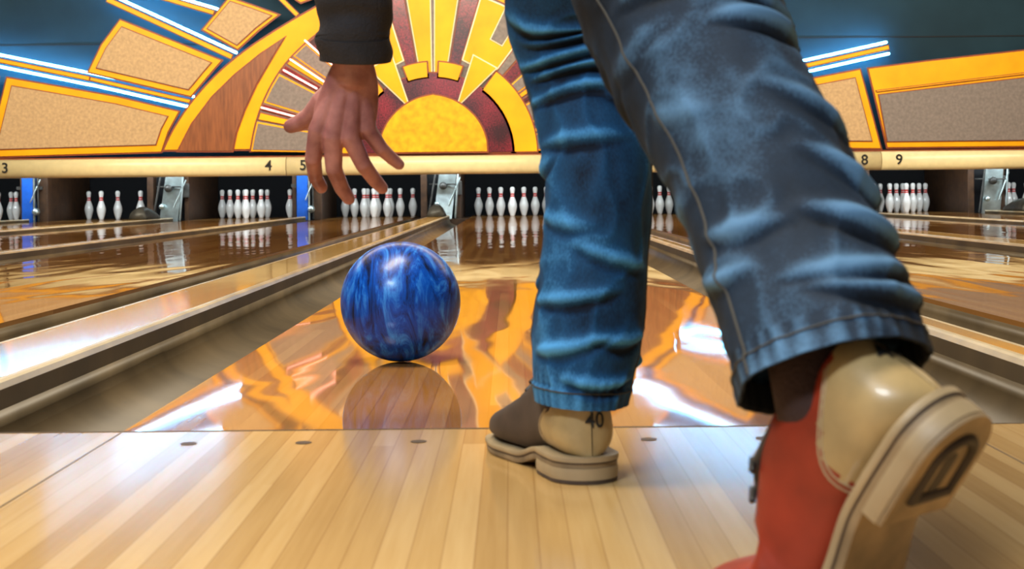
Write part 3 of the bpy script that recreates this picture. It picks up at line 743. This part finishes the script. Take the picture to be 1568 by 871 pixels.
for s in (-1, 1):
    tube('ear', [hc+Vector((s*0.076, -0.005, 0.022)), hc+Vector((s*0.084, -0.012, 0.005)), hc+Vector((s*0.078, -0.004, -0.022))], [0.010, 0.012, 0.008], M_skin, bowler, 14, Vector((0, 1, 0)), 0.5)
    tube('eye', [hc+Vector((s*0.031, 0.083, 0.006)), hc+Vector((s*0.031, 0.0835, 0.006))], 0.011, M_eye, bowler, 16)
    tube('iris', [hc+Vector((s*0.031, 0.0915, 0.006)), hc+Vector((s*0.031, 0.092, 0.006))], 0.0045, M_black, bowler, 12)

# ------------------------------------------------------------------ bowling shoes
M_shoe_tan = simple('tan_leather', (0.38, 0.27, 0.12), rough=0.36, var=0.18, scale=30, coat=0.15)
M_shoe_brn = simple('brown_suede', (0.060, 0.038, 0.026), rough=0.7, var=0.2, scale=40)
M_shoe_red = simple('red_leather', (0.25, 0.027, 0.010), rough=0.5, var=0.2, scale=30, spec=0.35)
M_welt = simple('cream_welt', (0.35, 0.26, 0.145), rough=0.5, var=0.25)
M_sole = simple('sole_leather', (0.24, 0.165, 0.085), rough=0.6, var=0.35, scale=24)
M_rub = simple('dark_rubber', (0.04, 0.028, 0.019), rough=0.7, var=0.3)
M_sock = simple('brown_sock', (0.030, 0.012, 0.010), rough=0.9, bump=0.6, bscale=400)
LS = 0.286
wk = [(0.035, 0.0335), (0.06, 0.0345), (0.09, 0.0335), (0.125, 0.035), (0.165, 0.0415), (0.205, 0.0475), (0.24, 0.044), (0.265, 0.034)]
def hw(y):
    if y < 0.035: return 0.0335*math.sqrt(max(0, 1-(1-y/0.035)**2))
    if y > 0.24: return 0.044*math.sqrt(max(0, 1-((y-0.24)/(LS-0.24))**2))
    return interp(wk, y)
def Hh(y): return interp([(0, 0.068), (0.012, 0.077), (0.03, 0.079), (0.06, 0.082), (0.095, 0.094), (0.13, 0.089), (0.17, 0.066), (0.21, 0.049), (0.25, 0.038), (0.275, 0.028), (LS, 0.012)], y)
def zb(y):
    t = min(1, max(0, (y-0.08)/0.07)); t = t*t*(3-2*t); return 0.027*(1-t)+0.013*t
def limf(zr): return 0.076-0.044*zr+0.012*math.sin(zr*5)
def sp(v, p): return math.copysign(abs(v)**p, v)
def bend_fn(phi):
    def f(p):
        if phi == 0: return Vector(p)
        y0, Lb = 0.150, 0.080; x, y, z = p; t = y-y0
        if t <= 0: return Vector(p)
        Rr = Lb/phi; th = min(t/Lb, 1)*phi
        z2 = min(z, Rr*0.98) if z > 0.03 else z
        yy = y0+(Rr-z2)*math.sin(th); zz = Rr-(Rr-z2)*math.cos(th)+(z-z2); ex = max(0, t-Lb)
        return Vector((x, yy+ex*math.cos(th), zz+ex*math.sin(th)))
    return f
def shoe(prefix, Mx, forepart, phi=0.0, num_dx=0.0):
    bf = bend_fn(phi)
    def T(p): return Mx @ bf(p)
    ys = [0, 0.0008, 0.003, 0.007, 0.013, 0.02, 0.03]+[0.035+0.005*i for i in range(42)]+[0.246, 0.253, 0.260, 0.267, 0.273, 0.279, 0.283, 0.2855, LS]
    n = 64; rings = []; raw = []
    for y in ys:
        w, h, b = max(hw(y), 0.0006), Hh(y), zb(y)-0.002; r = []
        for i in range(n):
            a = 2*math.pi*i/n; zr = 0.5+0.5*sp(math.sin(a), 0.65)
            tap = 1-0.26*zr**2*(1 if y < 0.1 else max(0, 1-(y-0.1)/0.08)) - 0.10*zr**2
            back = 0.006*zr**2*max(0, 1-y/0.05)
            bulge = 1+0.06*math.sin(math.pi*zr)
            r.append(Vector((w*sp(math.cos(a), 0.75)*tap*bulge, y+back, b+h*zr)))
        raw.append(r); rings.append([T(p) for p in r])
    mi = []
    for j in range(len(ys)-1):
        for i in range(n):
            c = (raw[j][i]+raw[j][(i+1) % n]+raw[j+1][i]+raw[j+1][(i+1) % n])/4
            zr = (c.z-zb(c.y))/Hh(c.y)
            mi.append(0 if c.y < limf(zr) else 1)
    loft(prefix+'_upper', rings, [M_shoe_tan, forepart], bowler, True, False, mi)
    for dy in (0.002, 0.006):
        for s in (-1, 1):
            pts = []
            for k in range(14):
                zr = 0.05+0.82*k/13; y = limf(zr)+dy
                sa = sp(2*zr-1, 1/0.65); ca = math.sqrt(max(0, 1-sa*sa))
                tap = 1-0.36*zr**2; pts.append(T((s*hw(y)*tap*(1+0.06*math.sin(math.pi*zr))*ca**0.75, y, zb(y)-0.002+Hh(y)*zr)))
            tube(prefix+'_stitch', pts, 0.0008, M_welt, bowler, 6)
    def slab(nm, y0, yend, off, zt, zbf, mat, ycut=None, m=70):
        rr = []; full = yend-y0; yc = ycut if ycut else yend
        for k in range(m+1):
            t = k/m; t2 = (0.5-0.5*math.cos(math.pi*t)) if not ycut else t*t
            y = y0+(yc-y0)*t2
            w = max(0.0006, hw(min(LS, (y-y0)/full*LS))*(1+off/0.038))
            a, b = zt(y), zbf(y)
            rr.append([T((w*0.985, y, a)), T((w, y, a*0.7+b*0.3)), T((w, y, a*0.3+b*0.7)), T((w*0.985, y, b)), T((-w*0.985, y, b)), T((-w, y, a*0.3+b*0.7)), T((-w, y, a*0.7+b*0.3)), T((-w*0.985, y, a))])
        return loft(nm, rr, mat, bowler, False, True)
    slab(prefix+'_welt', -0.005, LS+0.005, 0.005, lambda y: zb(y)+0.001, lambda y: zb(y)-0.0045, M_welt)
    slab(prefix+'_welt_line', -0.0045, LS+0.0045, 0.0042, lambda y: zb(y)-0.0045, lambda y: zb(y)-0.006, M_shoe_brn)
    slab(prefix+'_outsole', -0.0035, LS+0.0035, 0.0036, lambda y: zb(y)-0.006, lambda y: zb(y)-0.0125, M_sole)
    slab(prefix+'_heel', -0.0045, LS+0.0045, 0.0045, lambda y: 0.0160, lambda y: 0.004, M_welt, 0.080)
    slab(prefix+'_heel_cap', -0.0040, LS+0.0040, 0.0038, lambda y: 0.004, lambda y: 0.0, M_sole if phi else M_shoe_brn, 0.079)
    if phi:
        nz3 = (Mx.to_3x3() @ Vector((0, 0, 1)))
        pts = [T((0.020*math.sin(a), 0.032-0.018*math.cos(a), -0.0002)) for a in [math.pi*k/14-math.pi/2 for k in range(15)]]
        pts = [T((-0.020, 0.060, -0.0002))]+pts+[T((0.020, 0.060, -0.0002)), T((-0.020, 0.060, -0.0002))]
        tube(prefix+'_heel_pad', pts, 0.0040, M_rub, bowler, 8, nz3)
        tube(prefix+'_heel_insert', [T((0, 0.032, 0.001)), T((0, 0.052, 0.001))], 0.0085, M_rub, bowler, 16, (Mx.to_3x3() @ Vector((1, 0, 0))), 0.22)
    tube(prefix+'_tongue', [T((0, 0.10, zb(0.1)+0.084)), T((0, 0.125, zb(0.125)+0.090)), T((0, 0.16, zb(0.16)+0.072)), T((0, 0.19, zb(0.19)+0.055))], [0.019, 0.018, 0.016, 0.012], M_rub, bowler, 16, (Mx.to_3x3() @ Vector((1, 0, 0))), 0.35)
    for y in (0.125, 0.142, 0.159, 0.176):
        tube(prefix+'_lace', [T((-0.024, y, zb(y)+Hh(y)-0.006)), T((-0.012, y+0.002, zb(y)+Hh(y)+0.004)), T((0.012, y+0.004, zb(y)+Hh(y)+0.004)), T((0.024, y+0.006, zb(y)+Hh(y)-0.006))], 0.0026, M_black, bowler, 8, (Mx.to_3x3() @ Vector((0, 1, 0))))
    t = text_mesh('40', 0.022, M_black, None, prefix+'_size_number', 0.0)
    bvh = BVHTree.FromPolygons([tuple(p) for r in raw for p in r], [(j*n+i, j*n+(i+1) % n, (j+1)*n+(i+1) % n, (j+1)*n+i) for j in range(len(raw)-1) for i in range(n)])
    bt = bmesh.new(); bt.from_mesh(t.data); bmesh.ops.triangulate(bt, faces=bt.faces); bmesh.ops.subdivide_edges(bt, edges=bt.edges, cuts=3, use_grid_fill=True)
    for v in bt.verts:
        px_, pz_ = v.co.x+num_dx, v.co.y+zb(0)+(0.046 if phi else 0.038)
        h, nn_, ii, dd = bvh.ray_cast(Vector((px_, -0.1, pz_)), Vector((0, 1, 0)))
        y = h.y-0.0012 if h else 0.02
        v.co = T((px_, y, pz_))
    bt.to_mesh(t.data); bt.free(); t.parent = bowler
    return T
hd = Vector((-0.27, 0.96, 0)).normalized(); zx = Vector((0, 0, 1)); xx = hd.cross(zx)
MA = Matrix(((xx.x, hd.x, 0, 0.083), (xx.y, hd.y, 0, 1.625), (xx.z, hd.z, 1, 0.0005), (0, 0, 0, 1)))
shoe('planted_shoe', MA, M_shoe_brn, 0.0, 0.004)
tube('planted_sock', [MA @ Vector((0, 0.058, 0.06)), MA @ Vector((0, 0.058, 0.10)), (0.077, 1.68, 0.14), (0.082, 1.685, 0.20)], [0.033, 0.033, 0.033, 0.036], M_sock, bowler, 24)
d = Vector((-0.37, 0.43, -0.823)).normalized(); nn = Vector((0.60, -0.64, -0.44)); nn = (nn-d*nn.dot(d)).normalized(); zu = -nn; xr = d.cross(zu)
org = Vector((0.283, 0.955, 0.160))
def mk(o_): return Matrix(((xr.x, d.x, zu.x, o_.x), (xr.y, d.y, zu.y, o_.y), (xr.z, d.z, zu.z, o_.z), (0, 0, 0, 1)))
PHI = math.atan2(-d.z, zu.z)
bf = bend_fn(PHI); mz = min((mk(org) @ bf((s*hw(y), y, 0.0))).z for y in [0.01*i for i in range(29)] for s in (-1, 1))
print('shoe min z', mz, PHI)
org.z -= mz-0.001
shoe('trailing_shoe', mk(org), M_shoe_red, PHI, 0.0)
MB = mk(org)
tube('trailing_sock', [MB @ Vector((0, 0.062, 0.060)), MB @ Vector((0, 0.066, 0.095)), (0.206, 1.068, 0.205), (0.203, 1.10, 0.235)], [0.027, 0.030, 0.034, 0.036], M_sock, bowler, 24)

# ------------------------------------------------------------------ lighting
def area(name, loc, target, sx, sy, power, col):
    l = bpy.data.lights.new(name, 'AREA'); l.shape = 'RECTANGLE'; l.size = sx; l.size_y = sy; l.energy = power; l.color = col
    o = bpy.data.objects.new(name, l); COL.objects.link(o); o.location = loc
    o.rotation_euler = (Vector(target)-Vector(loc)).to_track_quat('-Z', 'Y').to_euler(); return o
area('mural_wash_light', (-0.5, 13.6, 3.6), (-0.5, 18.3, 1.1), 15, 0.5, 770, (1.0, 0.90, 0.70))
area('pin_deck_light', (0, 19.15, 1.05), (0, 20.7, 0.15), 15, 0.15, 230, (0.85, 0.95, 1.0))
area('approach_light', (-0.9, 2.2, 4.3), (-0.4, 1.6, 0), 2.6, 1.0, 290, (1.0, 0.88, 0.68))
area('rear_fill_light', (-1.6, -1.4, 3.6), (0.2, 1.6, 0.3), 1.2, 0.6, 165, (0.80, 0.90, 1.0))  # fill light added behind the camera, aimed at the bowler
area('lane_light', (0, 9.5, 4.4), (0, 9.6, 0), 14, 2.0, 520, (1.0, 0.80, 0.54))
cf = empty('ceiling_light')
for (x, y) in ((-3.5, 5.6), (3.5, 5.6), (-3.5, 11.4), (3.5, 11.4)):
    box('diffuser', x-0.9, x+0.9, y-0.15, y+0.15, 4.53, 4.60, M_lamp, cf, 0.01)
w = bpy.data.worlds.new('room_ambient'); scene.world = w; w.use_nodes = True
w.node_tree.nodes['Background'].inputs[0].default_value = (0.85, 0.82, 0.78, 1); w.node_tree.nodes['Background'].inputs[1].default_value = 0.22

# ------------------------------------------------------------------ camera
cam = bpy.data.cameras.new('camera'); co = bpy.data.objects.new('camera', cam); COL.objects.link(co); scene.camera = co
co.location = (0, 0, 0.304); co.rotation_euler = (math.radians(90), math.radians(0.55), 0)
cam.sensor_width = 36; cam.lens = 36*2393/1568; cam.shift_y = -(435.5-295)/1568; cam.shift_x = (784-781)/1568
cam.dof.use_dof = True; cam.dof.focus_distance = 4.2; cam.dof.aperture_fstop = 14
cam.clip_start = 0.02; cam.clip_end = 100
